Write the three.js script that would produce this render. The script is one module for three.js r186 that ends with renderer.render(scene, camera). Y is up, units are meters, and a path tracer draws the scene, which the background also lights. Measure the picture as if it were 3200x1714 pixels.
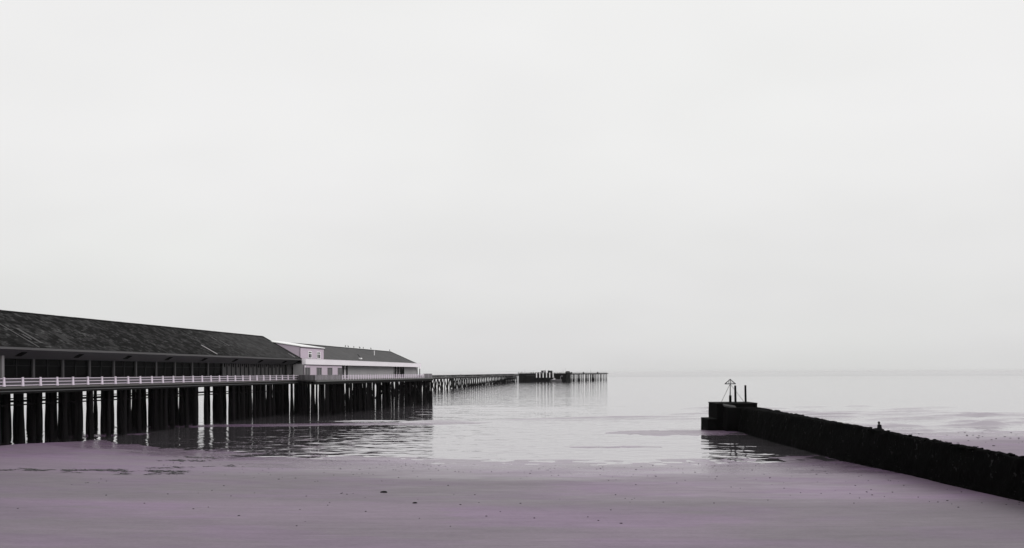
import * as THREE from 'three';
import { mergeGeometries } from 'three/addons/utils/BufferGeometryUtils.js';
import { MarchingCubes } from 'three/addons/objects/MarchingCubes.js';

// ---------------------------------------------------------------- camera, sky, sun, exposure
const scene = new THREE.Scene();
const EYE = 9.4;                                   // metres above the sea
const camera = new THREE.PerspectiveCamera(37.85, 3200 / 1714, 0.5, 40000);
camera.setViewOffset(3200, 1714, 0, -308, 3200, 1714);   // a lens kept level, shifted up
camera.position.set(0, EYE, 0);
camera.rotation.set(0, 0, -0.004);

const renderer = new THREE.WebGLRenderer();
renderer.toneMapping = THREE.LinearToneMapping;
renderer.toneMappingExposure = 1.0;
renderer.shadowMap.enabled = true;

// ---------------------------------------------------------------- numbers
let seed = 20240;
function rnd() { seed = (seed * 1664525 + 1013904223) >>> 0; return seed / 4294967296; }
const rr = (a, b) => a + (b - a) * rnd();
function hash(x, y, k = 0) {
  let h = Math.imul(x | 0, 374761393) ^ Math.imul(y | 0, 668265263) ^ Math.imul(k | 0, 2147483647 - 91);
  h = Math.imul(h ^ (h >>> 13), 1274126177); h ^= h >>> 16;
  return (h >>> 0) / 4294967296;
}
const sm = t => t * t * (3 - 2 * t);
const mod = (a, n) => ((a % n) + n) % n;
function vnoise(x, y, k = 0, px = 0, py = 0) {      // value noise, with an optional period
  const xi = Math.floor(x), yi = Math.floor(y), fx = sm(x - xi), fy = sm(y - yi);
  const X = i => px ? mod(i, px) : i, Y = i => py ? mod(i, py) : i;
  const a = hash(X(xi), Y(yi), k), b = hash(X(xi + 1), Y(yi), k), c = hash(X(xi), Y(yi + 1), k), d = hash(X(xi + 1), Y(yi + 1), k);
  return a + (b - a) * fx + (c - a) * fy + (a - b - c + d) * fx * fy;
}
function fbm(x, y, o = 4, k = 0, px = 0, py = 0) {
  let s = 0, a = 0.5, n = 0;
  for (let i = 0; i < o; i++) { s += a * vnoise(x, y, k + i * 17, px, py); n += a; a *= 0.5; x *= 2; y *= 2; px *= 2; py *= 2; }
  return s / n;
}
const clamp = (v, a = 0, b = 1) => Math.min(b, Math.max(a, v));
const step = (a, b, v) => sm(clamp((v - a) / (b - a)));
function curve(pts, x) {
  if (x <= pts[0][0]) return pts[0][1];
  for (let i = 1; i < pts.length; i++) if (x <= pts[i][0]) { const [a, p] = pts[i - 1], [b, q] = pts[i]; return p + (q - p) * sm((x - a) / (b - a)); }
  return pts[pts.length - 1][1];
}

// ---------------------------------------------------------------- sky: even overcast, brighter high up and round the veiled sun
const SUN = new THREE.Vector3(0.70, 0.58, 0.42).normalize();
{
  const w = 1024, h = 512, data = new Float32Array(w * h * 4), v = new THREE.Vector3();
  for (let j = 0; j < h; j++) for (let i = 0; i < w; i++) {
    const el = ((j + 0.5) / h - 0.5) * Math.PI, az = ((i + 0.5) / w - 0.5) * 2 * Math.PI;
    v.set(Math.cos(el) * Math.cos(az), Math.sin(el), Math.cos(el) * Math.sin(az));
    const e = Math.max(0, el) * 180 / Math.PI;
    let L = curve([[0, 0.675], [3, 0.725], [8, 0.785], [16, 0.845], [24, 0.865], [60, 0.88], [90, 0.88]], e);
    const ang = Math.acos(clamp(v.dot(SUN), -1, 1));
    L *= 1 + 0.22 * Math.exp(-ang * ang / 0.40);
    const p = v.y + 0.35;                           // a cloud sheet seen from below
    const u = v.x / p, q = v.z / p;
    L *= 1 + 0.13 * (fbm(u * 1.3 + 5, q * 2.0 + 9, 4, 3) - 0.5) + 0.03 * (fbm(u * 4 + 1, q * 7, 3, 31) - 0.5);
    const g = fbm(u * 1.1 + 30, q * 1.5, 3, 77) - 0.5;
    const o = (j * w + i) * 4;
    data[o] = L * (0.998 - 0.012 * g); data[o + 1] = L * (0.998 + 0.012 * g); data[o + 2] = L * (0.992 - 0.02 * g); data[o + 3] = 1;
  }
  const t = new THREE.DataTexture(data, w, h, THREE.RGBAFormat, THREE.FloatType);
  t.mapping = THREE.EquirectangularReflectionMapping; t.magFilter = THREE.LinearFilter; t.minFilter = THREE.LinearFilter; t.wrapS = THREE.RepeatWrapping; t.needsUpdate = true;
  scene.background = t; scene.environment = t;
}
const sun = new THREE.DirectionalLight(new THREE.Color(1, 0.985, 0.96), 1.3);
sun.position.copy(SUN).multiplyScalar(400); sun.castShadow = true; sun.shadow.radius = 60;
Object.assign(sun.shadow.camera, { left: -150, right: 150, top: 150, bottom: -150, far: 900 });
sun.shadow.mapSize.set(2048, 2048);
scene.add(sun); scene.add(sun.target);
scene.fog = new THREE.FogExp2(0xdddbdd, 0.000028);

// ---------------------------------------------------------------- helpers
const C = (r, g, b) => new THREE.Color().setRGB(r, g, b);
function mat(r, g, b, rough = 0.9, more = {}) { return new THREE.MeshPhysicalMaterial({ color: C(r, g, b), roughness: rough, specularIntensity: g < 0.03 ? 0.05 : 0.5, ...more }); }
function pmat(r, g, b, rough, more = {}) { return new THREE.MeshPhysicalMaterial({ color: C(r, g, b), roughness: rough, ...more }); }
const taken = {};
function numbered(n) { const k = taken[n] = (taken[n] ?? -1) + 1; return k ? `${n}_${String(k).padStart(3, '0')}` : n; }
function put(o, name, label, category, group, kind, parent = scene) {
  o.name = parent === scene ? numbered(name) : name;
  if (label) o.userData.label = label; if (category) o.userData.category = category;
  if (group) o.userData.group = group; if (kind) o.userData.kind = kind;
  parent.add(o); return o;
}
function thing(name, label, category, pos = [0, 0, 0], turn = 0, group) {
  const g = new THREE.Group(); g.position.set(...pos); g.rotation.y = turn;
  return put(g, name, label, category, group);
}
function part(parent, name, geo, m, kind) {
  const o = new THREE.Mesh(geo, m); o.name = name; o.castShadow = o.receiveShadow = true;
  if (kind) o.userData.kind = kind; parent.add(o); return o;
}
const boxes = {};
const UNIT = new THREE.BoxGeometry(1, 1, 1);
function box(parent, name, m, x0, x1, y0, y1, z0, z1) {          // a box part from its six limits
  const o = part(parent, name, UNIT, m);
  o.position.set((x0 + x1) / 2, (y0 + y1) / 2, (z0 + z1) / 2); o.scale.set(Math.abs(x1 - x0), Math.abs(y1 - y0), Math.abs(z1 - z0)); return o;
}
function boxGeo(x0, x1, y0, y1, z0, z1) { const g = new THREE.BoxGeometry(x1 - x0, y1 - y0, z1 - z0); g.translate((x0 + x1) / 2, (y0 + y1) / 2, (z0 + z1) / 2); return g; }
function bar(a, b, r, sides = 6, r2 = r) {                        // a round bar between two points
  const A = new THREE.Vector3(...a), B = new THREE.Vector3(...b), d = B.clone().sub(A), L = d.length();
  const g = new THREE.CylinderGeometry(r2, r, L, sides); g.translate(0, L / 2, 0);
  g.applyQuaternion(new THREE.Quaternion().setFromUnitVectors(new THREE.Vector3(0, 1, 0), d.normalize())); g.translate(A.x, A.y, A.z); return g;
}
function beamGeo(a, b, w, h) {                                    // a square beam between two points
  const A = new THREE.Vector3(...a), B = new THREE.Vector3(...b), d = B.clone().sub(A), L = d.length();
  const g = new THREE.BoxGeometry(L, h, w); const m = new THREE.Matrix4();
  const x = d.normalize(), z = new THREE.Vector3().crossVectors(x, new THREE.Vector3(0, 1, 0)).normalize(), y = new THREE.Vector3().crossVectors(z, x);
  m.makeBasis(x, y, z); g.applyMatrix4(m); g.translate((A.x + B.x) / 2, (A.y + B.y) / 2, (A.z + B.z) / 2); return g;
}
function grid(nu, nv, f, uv) {                                    // a surface from f(i, j) -> [x, y, z]
  const P = new Float32Array((nu + 1) * (nv + 1) * 3), U = new Float32Array((nu + 1) * (nv + 1) * 2), I = [];
  let k = 0;
  for (let j = 0; j <= nv; j++) for (let i = 0; i <= nu; i++, k++) {
    const p = f(i / nu, j / nv, i, j); P.set(p, k * 3);
    const q = uv ? uv(i / nu, j / nv, p) : [p[0], p[2]]; U.set(q, k * 2);
  }
  for (let j = 0; j < nv; j++) for (let i = 0; i < nu; i++) { const a = j * (nu + 1) + i, b = a + 1, c = a + nu + 1, d = c + 1; I.push(a, b, c, b, d, c); }
  const g = new THREE.BufferGeometry();
  g.setAttribute('position', new THREE.BufferAttribute(P, 3)); g.setAttribute('uv', new THREE.BufferAttribute(U, 2)); g.setIndex(I); g.computeVertexNormals(); return g;
}
function tex(w, h, f, srgb = true) {                              // f(u, v) -> [r, g, b] linear (colour) or a number (data)
  const d = new Uint8Array(w * h * 4);
  for (let j = 0; j < h; j++) for (let i = 0; i < w; i++) {
    const c = f(i / w, j / h), o = (j * w + i) * 4;
    for (let k = 0; k < 3; k++) { let v = clamp(Array.isArray(c) ? c[k] : c); if (srgb) v = v <= 0.0031308 ? v * 12.92 : 1.055 * v ** (1 / 2.4) - 0.055; d[o + k] = Math.round(v * 255); }
    d[o + 3] = 255;
  }
  const t = new THREE.DataTexture(d, w, h); t.wrapS = t.wrapT = THREE.RepeatWrapping; t.magFilter = THREE.LinearFilter; t.minFilter = THREE.LinearMipmapLinearFilter; t.generateMipmaps = true;
  if (srgb) t.colorSpace = THREE.SRGBColorSpace; t.needsUpdate = true; return t;
}
// the pier's own axes: s metres along it out to sea, t metres away from the viewer's side, from the hall's deck edge
const OX = -76.76, DX = 0.13865, DZ = 0.99035, TURN = Math.acos(0.13865), DECK = 7.9;
const pierPos = (s, t, y) => [OX + s * DX - t * DZ, y, -(s * DZ + t * DX)];
function sAt(x, t = 0) { const k = (x - 1600) / 2500; return (k * t * DX - OX + t * DZ) / (DX - k * DZ); }
function pierThing(name, label, category, s, t, y, group) { return thing(name, label, category, pierPos(s, t, y), TURN, group); }
const seaX = (x, Z) => (x - 1600) / 2500 * Z;                     // how far to the side something stands at a given distance

// ---------------------------------------------------------------- the beach and the sea bed
const shoreZ = X => X > 37 ? 120 + (X - 37) * 0.05 : curve([[-160, 190], [-110, 160], [-72, 131], [-60, 116], [-51, 106], [-38, 96], [-29, 91], [-18, 87], [-5, 83.5], [20, 82], [37, 86]], X);
const bars = [   // low banks of wet sand that just break the water: centre x, distance, half length, half width, height, tilt
  [-38, 146, 40, 5.0, 0.17, 0.10], [28, 123.5, 13, 6.2, 0.23, -0.03], [12, 100, 8, 2.6, 0.14, -0.02], [-64, 122, 9, 3, 0.14, 0.5],
];
function sandH(X, Z) {
  const right = step(35.2, 36.4, X);
  const sh = shoreZ(X > 35.8 ? 38 : Math.min(X, 35)) * (1 - right) + right * (120 + (X - 37) * 0.05);
  let d = sh - Z + (fbm(X * 0.05, Z * 0.06, 3, 5) - 0.5) * 5;
  d += 3.5 * step(-52, -34, X);
  const slope = curve([[-70, 0.050], [-40, 0.038], [-10, 0.030], [40, 0.029]], X);
  const flat = 5 * step(-52, -34, X), dd = d - flat;         // a nearly level foreshore where film water lies in ragged tongues
  let h = d > 0 ? (dd > 0 ? slope * dd * (1 + 0.0009 * dd) : 0) + 0.0035 * Math.min(d, flat + 3) : -0.10 + 0.10 * Math.exp(d / 2.5);
  const t = -(X + 76.76) * 0.99035 + Z * 0.13865;             // the tide has scoured the sand out from under the pier
  if (t > -4) h = Math.min(h, h * (1 - step(-3.2, 0.8, t)) - 0.14 * step(-3.2, 0.8, t) * step(0, 0.3, h));
  for (const [bx, bz, L, W, H, k] of bars) {
    const du = (X - bx) / L, dv = (Z - bz - k * (X - bx)) / W; const q = du * du * du * du + dv * dv;
    if (q < 4) h += H * Math.exp(-q * 1.1) * (0.75 + 0.5 * fbm(X * 0.18, Z * 0.7, 3, 8));
  }
  if (d > -6 && d < 12) h += (fbm(X * 0.07 + 3, Z * 0.55, 4, 16) - 0.47) * 0.055 * step(-6, -1, d) * (1 - step(6, 12, d));
  h += (fbm(X * 0.15, Z * 0.3, 4, 12) - 0.5) * 0.03 + (fbm(X * 0.35 + Z * 0.2, Z * 1.6, 2, 14) - 0.5) * 0.008 * step(0, 25, d);
  return h;
}
const sandTex = tex(1024, 1024, (u, v) => {
  const grain = fbm(u * 256, v * 256, 2, 2, 256, 256), mid = fbm(u * 24, v * 40, 4, 40, 24, 40), streak = fbm(u * 6, v * 90, 3, 60, 6, 90);
  const blot = step(0.42, 0.62, fbm(u * 5, v * 9, 4, 80, 5, 9));
  const rill = step(0.70, 0.80, fbm(u * 4, v * 64, 3, 90, 4, 64)) * step(0.5, 0.7, fbm(u * 6, v * 6, 2, 95, 6, 6));
  const b = 0.80 + 0.22 * (grain - 0.5) + 0.16 * (mid - 0.5) + 0.22 * (streak - 0.5) + 0.26 * rill;
  return [b * (0.94 + 0.04 * blot), b * (0.90 - 0.05 * blot), b * (0.92 + 0.08 * blot)];
});
// how damp the sand is, in ragged tongues: soaked low on the foreshore, drier up the beach (texture over x -120..100, distance 180..20)
const sandRough = tex(640, 480, (u, v) => {
  const X = -120 + 220 * u, Z = 180 - 160 * v, h = sandH(X, Z);
  const rag = 0.9 * (fbm(X * 0.06, Z * 0.22, 5, 21) - 0.5) + 0.25 * (fbm(X * 0.5, Z * 1.6, 3, 25) - 0.5);
  return 0.23 + 0.30 * step(0.05, 0.9, h + rag) + 0.10 * (fbm(X * 0.9, Z * 2.4, 3, 27) - 0.5);
}, false);
const sandBump = tex(1024, 1024, (u, v) => 0.5 * fbm(u * 200, v * 200, 2, 45, 200, 200) + 0.5 * fbm(u * 20, v * 110, 3, 46, 20, 110), false);
for (const t of [sandTex, sandBump]) t.repeat.set(1 / 36, 1 / 26);
sandRough.repeat.set(1 / 220, 1 / 160); sandRough.offset.set(120 / 220, 180 / 160); sandRough.wrapS = sandRough.wrapT = THREE.ClampToEdgeWrapping;
const sandM = pmat(0.190, 0.157, 0.193, 1.0, { map: sandTex, roughnessMap: sandRough, bumpMap: sandBump, bumpScale: 0.006, ior: 1.5, vertexColors: true });
{
  const zs = []; for (let z = -40; z < 175;) { zs.push(z); z += z < 30 ? 2 : z < 60 ? 0.6 : 0.5; }
  const xs = []; for (let x = -220; x < 160;) { xs.push(x); x += x < -90 || x > 90 ? 4 : 0.9; }
  const g = grid(xs.length - 1, zs.length - 1, (u, v, i, j) => [xs[i], sandH(xs[i], zs[j]), -zs[j]]);
  const n = g.attributes.position.count, col = new Float32Array(n * 3);
  for (let i = 0; i < n; i++) {                     // broad bands of lilac and of plain grey sand
    const x = g.attributes.position.getX(i), z = g.attributes.position.getZ(i);
    const m = step(0.40, 0.58, fbm(x * 0.022 + 3.1, z * 0.05, 5, 101) + 0.010 * (56 + z) + 0.10 * (1 - step(-62, -34, x)) + 0.05 * (fbm(x * 0.2, z * 0.8, 3, 105) - 0.5));
    const s = 0.86 + 0.28 * fbm(x * 0.06, z * 0.3, 4, 111);
    const lil = [1.10, 0.99, 1.13], gry = [0.82, 0.81, 0.82];  // pale lilac silt low down, coarse grey sand in patches above it
    col.set(lil.map((c, k) => s * (c + (gry[k] - c) * m)), i * 3);
  }
  g.setAttribute('color', new THREE.BufferAttribute(col, 3));
  const o = new THREE.Mesh(g, sandM); o.receiveShadow = o.castShadow = true;
  put(o, 'beach', 'wet lilac grey sand beach with low banks at the water', 'sand', null, 'structure');
}

// ---------------------------------------------------------------- the sea
const seaBump = tex(1024, 1024, (u, v) => 0.6 * fbm(u * 24, v * 60, 4, 201, 24, 60) + 0.4 * fbm(u * 70, v * 180, 3, 203, 70, 180), false);
seaBump.repeat.set(1 / 180, 1 / 180);
const waterM = pmat(0.41, 0.375, 0.415, 0.05, { metalness: 0.88, ior: 1.33, bumpMap: seaBump, bumpScale: 0.15 });
const farWaterM = pmat(0.41, 0.375, 0.415, 0.10, { metalness: 0.88, ior: 1.33 });
const wavelets = [];                                // low lapping waves: x, distance, half length, tilt, height, half width
{
  wavelets.push([18, 163, 26, 0.27, 0.42, 1.5], [-14, 153.5, 9, 0.06, 0.34, 1.4], [34, 158, 10, 0.2, 0.25, 1.3], [-30, 156, 12, 0.05, 0.22, 1.3]);
  for (let i = 0; i < 46; i++) { const Z = rr(122, 215) , X = rr(44, 110); wavelets.push([X, Z, rr(4, 16), rr(0.14, 0.30), rr(0.28, 0.55) * (1.2 - (Z - 122) / 160), rr(0.8, 1.4)]); }
  for (let i = 0; i < 18; i++) wavelets.push([rr(-30, 30), rr(168, 235), rr(4, 14), rr(0.0, 0.2), rr(0.04, 0.10), rr(0.8, 1.4)]);
}
function seaH(X, Z) {
  const fade = step(60, 75, Z) * (1 - step(290, 320, Z)) * step(-150, -130, X) * (1 - step(130, 150, X));
  if (fade <= 0) return 0;
  const near = 1 - step(132, 150, Z);
  const skew = X * 0.16;
  let h = 0.030 * (fbm(X * 0.13, (Z + skew) * 0.36, 2, 301) - 0.5) * (0.6 + 0.8 * near)
        + 0.105 * (fbm(X * 0.75, (Z - skew) * 0.75, 2, 307) - 0.5) * (0.16 + 0.9 * near * step(0.18, 0.42, fbm(X * 0.05 + 7, Z * 0.08, 2, 309)));
  for (const [wx, wz, L, k, H, W] of wavelets) {
    const du = (X - wx) / L; if (du * du > 1.4) continue;
    const dv = (Z - wz - k * (X - wx) - 0.8 * (fbm(X * 0.2, wz, 2, 311) - 0.5)) / W; if (Math.abs(dv) > 5) continue;
    h += H * Math.max(0, 1 - du * du) * Math.exp(-dv * dv * (dv < 0 ? 1.6 : 0.5));
  }
  return h * fade;
}
{
  const zs = []; for (let z = 60; z < 320;) { zs.push(z); z += z < 150 ? 0.36 : z < 220 ? 0.45 : 1.0; } zs.push(320);
  const xs = []; for (let x = -150; x < 150;) { xs.push(x); x += x < -80 || x > 100 ? 2 : 0.85; } xs.push(150);
  const parts = [grid(xs.length - 1, zs.length - 1, (u, v, i, j) => [xs[i], seaH(xs[i], zs[j]), -zs[j]])];
  const F = 12000, out = [];
  for (const [x0, x1, z0, z1] of [[-F, -150, 60, 320], [150, F, 60, 320], [-F, -900, 320, F], [-900, 900, 320, 1500], [900, F, 320, F], [-900, 900, 1500, F], [-F, F, -2000, 60]]) {
    if (z1 === 60) continue;
    (z1 > 2000 ? out : parts).push(grid(4, 4, (u, v) => [x0 + (x1 - x0) * u, 0, -(z0 + (z1 - z0) * v)]));
  }
  const o = new THREE.Mesh(mergeGeometries(parts), waterM); o.receiveShadow = true;
  put(o, 'sea', 'calm pale grey sea with low lapping ripples', 'sea', null, 'structure');
  const f = new THREE.Mesh(mergeGeometries(out), farWaterM); f.receiveShadow = true; put(f, 'open_sea', 'smooth pale open sea reaching to the horizon', 'sea', null, 'structure');
}

// ---------------------------------------------------------------- materials of the pier
const timberTex = tex(256, 256, (u, v) => { const g = fbm(u * 40, v * 4, 3, 400, 40, 4), k = fbm(u * 6, v * 6, 3, 404, 6, 6); const b = 0.55 + 0.7 * (g - 0.5) + 0.7 * (k - 0.5); return [b, b, b]; });
const M = {
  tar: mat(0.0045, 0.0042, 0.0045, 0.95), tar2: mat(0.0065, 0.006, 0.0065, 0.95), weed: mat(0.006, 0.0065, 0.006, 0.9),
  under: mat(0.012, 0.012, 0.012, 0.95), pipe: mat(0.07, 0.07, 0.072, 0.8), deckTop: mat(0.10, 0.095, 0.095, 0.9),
  whitePaint: mat(0.62, 0.55, 0.63, 0.6), greyInfill: mat(0.07, 0.066, 0.072, 0.85), fence: mat(0.16, 0.15, 0.16, 0.85), fencePost: mat(0.30, 0.28, 0.31, 0.8),
  concrete: mat(0.11, 0.11, 0.108, 0.9), soffit: mat(0.075, 0.075, 0.078, 0.85), gutter: mat(0.085, 0.083, 0.085, 0.8), slot: mat(0.006, 0.006, 0.006, 0.95),
  column: mat(0.055, 0.053, 0.056, 0.8), mullion: mat(0.006, 0.006, 0.0065, 0.7), darkFrame: mat(0.004, 0.004, 0.004, 0.7),
  glass: pmat(0.003, 0.003, 0.0032, 0.12, { ior: 1.2, specularIntensity: 0.15 }), greyPanel: mat(0.05, 0.048, 0.05, 0.8), trimLine: mat(0.02, 0.02, 0.021, 0.8),
  lilac: mat(0.49, 0.415, 0.485, 0.85), fascia: mat(0.76, 0.72, 0.76, 0.75), greyWall: mat(0.30, 0.29, 0.30, 0.85), shutter: mat(0.135, 0.13, 0.135, 0.8), shutterLine: mat(0.06, 0.056, 0.062, 0.8),
  whiteRoof: mat(0.80, 0.80, 0.80, 0.7), ridge: mat(0.02, 0.02, 0.02, 0.9), flash: mat(0.30, 0.29, 0.30, 0.7), bird: mat(0.02, 0.02, 0.02, 0.9),
  black: mat(0.004, 0.004, 0.004, 0.85), headDark: mat(0.016, 0.0165, 0.016, 0.95), headGrey: mat(0.06, 0.06, 0.06, 0.9), white: mat(0.78, 0.77, 0.78, 0.6),
};
function tint(m, f) { const n = m.clone(); n.color.multiplyScalar(f); return n; }
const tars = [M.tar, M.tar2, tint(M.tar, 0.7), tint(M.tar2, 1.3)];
// roof coverings: slates under lichen and moss, the hall's far end barer
const hallRoofTex = tex(2048, 256, (u, v) => {
  const course = Math.floor(v * 44), wob = fbm(u * 400, course * 3.7, 2, 500);
  const moss = 0.6 * fbm(u * 120, v * 9, 3, 503) + 0.4 * fbm(u * 300, v * 26, 3, 504), big = fbm(u * 26, v * 4, 3, 507), bare = step(0.66, 0.93, u);
  let b = 0.006 + 0.026 * step(0.44, 0.60, moss) * (0.3 + big) + 0.006 * (wob - 0.5);
  b = b * (1 - bare * 0.8) + bare * 0.8 * (0.042 + 0.012 * (moss - 0.5) + 0.006 * (wob - 0.5));
  const tuft = step(0.66, 0.74, fbm(u * 220, v * 22, 3, 511)); b += 0.035 * tuft * (1 - 0.6 * bare);
  const dark = step(0.54, 0.64, fbm(u * 130 + 9, v * 13, 3, 517)); b *= 1 - 0.6 * dark * (1 - 0.5 * bare);
  return [b, b * 0.985, b];
});
const roofBump = tex(512, 256, (u, v) => { const c = v * 22; return 0.5 * (c - Math.floor(c)) + 0.5 * fbm(u * 60, v * 40, 3, 530, 60, 40); }, false);
const roof2Tex = tex(1024, 128, (u, v) => {
  const course = Math.floor(v * 30), n = fbm(u * 90, v * 14, 4, 541), w = fbm(u * 500, course * 2.3, 2, 543), run = fbm(u * 260, v * 2, 3, 547);
  const b = 0.074 + 0.034 * (n - 0.5) + 0.02 * (w - 0.5) + 0.026 * (run - 0.5); return [b, b * 0.98, b];
});
const roofM = mat(1, 1, 1, 0.95, { specularIntensity: 0.15, map: hallRoofTex, bumpMap: roofBump, bumpScale: 0.04 });
const roof2M = mat(1, 1, 1, 0.9, { specularIntensity: 0.3, map: roof2Tex });

// ---------------------------------------------------------------- the wide landward pier: deck, beams, piles
// its outline seen from above, in world x and distance
const S_HALL0 = 66, S_HALL1 = sAt(939, 0.3), S_LILAC0 = S_HALL1 + 0.05, S_LILAC1 = sAt(1316, -1);
const B = [-50.3, 189], Cc = [-41.8, 170], E = [-24.6, 247], F_ = [-30.5, 304];
const pw = (s, t) => { const p = pierPos(s, t, 0); return [p[0], -p[2]]; };
const outline = [pw(58, 0), B, Cc, E, F_, pw(311, 29), pw(58, 29)];
function inside(x, z, poly = outline) { let c = false; for (let i = 0, j = poly.length - 1; i < poly.length; j = i++) { const [a, b] = poly[i], [d, e] = poly[j]; if ((b > z) !== (e > z) && x < (d - a) * (z - b) / (e - b) + a) c = !c; } return c; }
const pile = [0, 1, 2, 3].map(k => {                // timber pile, swollen with weed below the tide line; unit height
  const pts = [], n = 7; for (let i = 0; i <= n; i++) { const y = i / n; pts.push(new THREE.Vector2(0.235 + 0.10 * (1 - step(0.25, 0.65, y)) + 0.03 * (hash(i, k, 9) - 0.5), y)); }
  const g = new THREE.LatheGeometry(pts, 8); const p = g.attributes.position;
  for (let i = 0; i < p.count; i++) { const f = 1 + 0.16 * (hash(i % 8, Math.round(p.getY(i) * 7), k + 20) - 0.5); p.setX(i, p.getX(i) * f); p.setZ(i, p.getZ(i) * f); }
  g.computeVertexNormals(); return g;
});
const pier = thing('wide_pier', 'wide black timber pier deck on crowded piles under the two halls', 'pier', [...pierPos(58, 0, 0)]);
{
  const [px, , pz] = pier.position.toArray();
  const loc = (x, z) => [x - px, -z - pz];
  const sh = new THREE.Shape(outline.map(([x, z]) => new THREE.Vector2(x - px, z + pz)));   // shape y = distance, turned flat below
  const dg = new THREE.ExtrudeGeometry(sh, { depth: 0.3, bevelEnabled: false }); dg.rotateX(-Math.PI / 2); dg.translate(0, DECK - 0.3, 0);
  part(pier, 'deck', dg, M.deckTop);
  // edge beams
  const edges = [[outline[0], B], [B, Cc], [Cc, E], [E, F_], [F_, outline[5]]];
  edges.forEach(([a, b], i) => {
    const A = loc(...a), Bq = loc(...b);
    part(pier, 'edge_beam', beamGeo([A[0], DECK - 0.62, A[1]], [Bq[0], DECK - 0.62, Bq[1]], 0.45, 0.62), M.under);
    if (i === 2) part(pier, 'concrete_edge', beamGeo([A[0] + 0.25, DECK - 0.17, A[1] + 0.06], [Bq[0] + 0.25, DECK - 0.17, Bq[1] + 0.06], 0.16, 0.30), M.concrete);
  });
  { // a service pipe slung below the hall's deck edge
    const a = loc(...pw(60, -0.32)), b = loc(...pw(sAt(932, 0), -0.32));
    part(pier, 'service_pipe', bar([a[0], DECK - 0.62, a[1]], [b[0], DECK - 0.62, b[1]], 0.07), M.pipe);
  }
  // joists and waling beams under the deck
  const joists = [];
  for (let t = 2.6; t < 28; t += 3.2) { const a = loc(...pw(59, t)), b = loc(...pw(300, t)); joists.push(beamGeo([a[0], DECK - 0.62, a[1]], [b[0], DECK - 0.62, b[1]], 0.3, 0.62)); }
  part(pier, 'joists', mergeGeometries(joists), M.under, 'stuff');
  for (const [t, y] of [[1.2, 5.5], [8, 5.6], [16, 5.4], [27, 5.3]]) { const a = loc(...pw(59, t)), b = loc(...pw(186, t)); part(pier, 'waling', beamGeo([a[0], y, a[1]], [b[0], y, b[1]], 0.16, 0.18), M.tar); }
  // piles: a crowded, uneven grid
  const spots = [];
  // no pile can stand where open water shows through the rows: the clear lines under the deck, as slope and half width
  const aisles = [[36, 0.10], [76, 0.02], [134, 0.12], [177, 0.02], [264, 0.06], [309, 0.16], [357, 0.12], [408, 0.02], [460, 0.06], [557, 0.05], [627, 0.52], [660, 0.26], [711, 0.02], [787, 0.0], [902, 0.0], [969, 0.02], [993, 0.10], [1078, 0.06], [1171, 0.08]].map(([x, w]) => [(x - 1600) / 2500, w]);
  const open = (x, z) => aisles.some(([k, w]) => Math.abs(x - k * z) / Math.hypot(1, k) < w + 0.27);
  for (let s = 59; s < 312; s += 2.5) for (let t = -24; t < 28.5; t += 2.6) {
    const j = 0.4, q = pw(s + rr(-j, j), t + 0.5 + rr(-j, j));
    if (!inside(...q) || open(...q)) continue;
    if (rnd() < 0.03) continue;
    if (q[1] > 205 && rnd() < 0.86) continue;          // the seaward end stands on fewer piles
    spots.push([...q, t]);
  }
  const edgePiles = [];                              // the outer row stands just under the edge
  for (const [[a, b], n] of [[[outline[0], B], 56], [[B, Cc], 7], [[Cc, E], 19], [[E, F_], 6]]) for (let i = 0; i < n; i++) { const k = (i + 0.5 + rr(-0.18, 0.18)) / n, q = [a[0] + (b[0] - a[0]) * k - 0.35, a[1] + (b[1] - a[1]) * k + 0.1, -30]; if (!open(q[0], q[1])) edgePiles.push(q); }
  const all = [...edgePiles, ...spots];
  all.forEach(p => { p[3] = Math.hypot(p[0], p[1]) + (p[2] + 30) * 3; });
  all.sort((a, b) => a[3] - b[3]);
  const rest = [];
  all.forEach(([x, z], i) => {
    const [lx, lz] = loc(x, z), top = DECK - 0.3, bot = Math.min(-0.9, sandH(x, z) - 0.6), H = top - bot;
    const m = new THREE.Matrix4().compose(new THREE.Vector3(lx, bot, lz), new THREE.Quaternion().setFromEuler(new THREE.Euler(rr(-0.014, 0.014), rr(0, 6.3), rr(-0.014, 0.014))), new THREE.Vector3(rr(0.85, 1.2), H, rr(0.85, 1.2)));
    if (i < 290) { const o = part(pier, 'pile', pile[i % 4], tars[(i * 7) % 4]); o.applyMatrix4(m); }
    else { const g = pile[i % 4].clone(); g.applyMatrix4(m); rest.push(g); }
  });
  part(pier, 'rear_piles', mergeGeometries(rest), M.tar, 'stuff');
  // raking braces near the seaward corner
  for (let i = 0; i < 16; i++) {
    const k = 0.45 + 0.55 * i / 16, x = Cc[0] + (E[0] - Cc[0]) * k - rr(0.5, 5), z = Cc[1] + (E[1] - Cc[1]) * k + rr(0, 3), dx = rr(1.4, 2.6) * (i % 2 ? 1 : -1), dz = rr(-1, 1);
    const [ax, az] = loc(x, z);
    part(pier, 'raking_brace', bar([ax, DECK - 0.5, az], [ax + dx, 2.6, az - dz], 0.17, 7, 0.17), M.tar);
  }
  console.log('piles', all.length);
}

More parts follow.
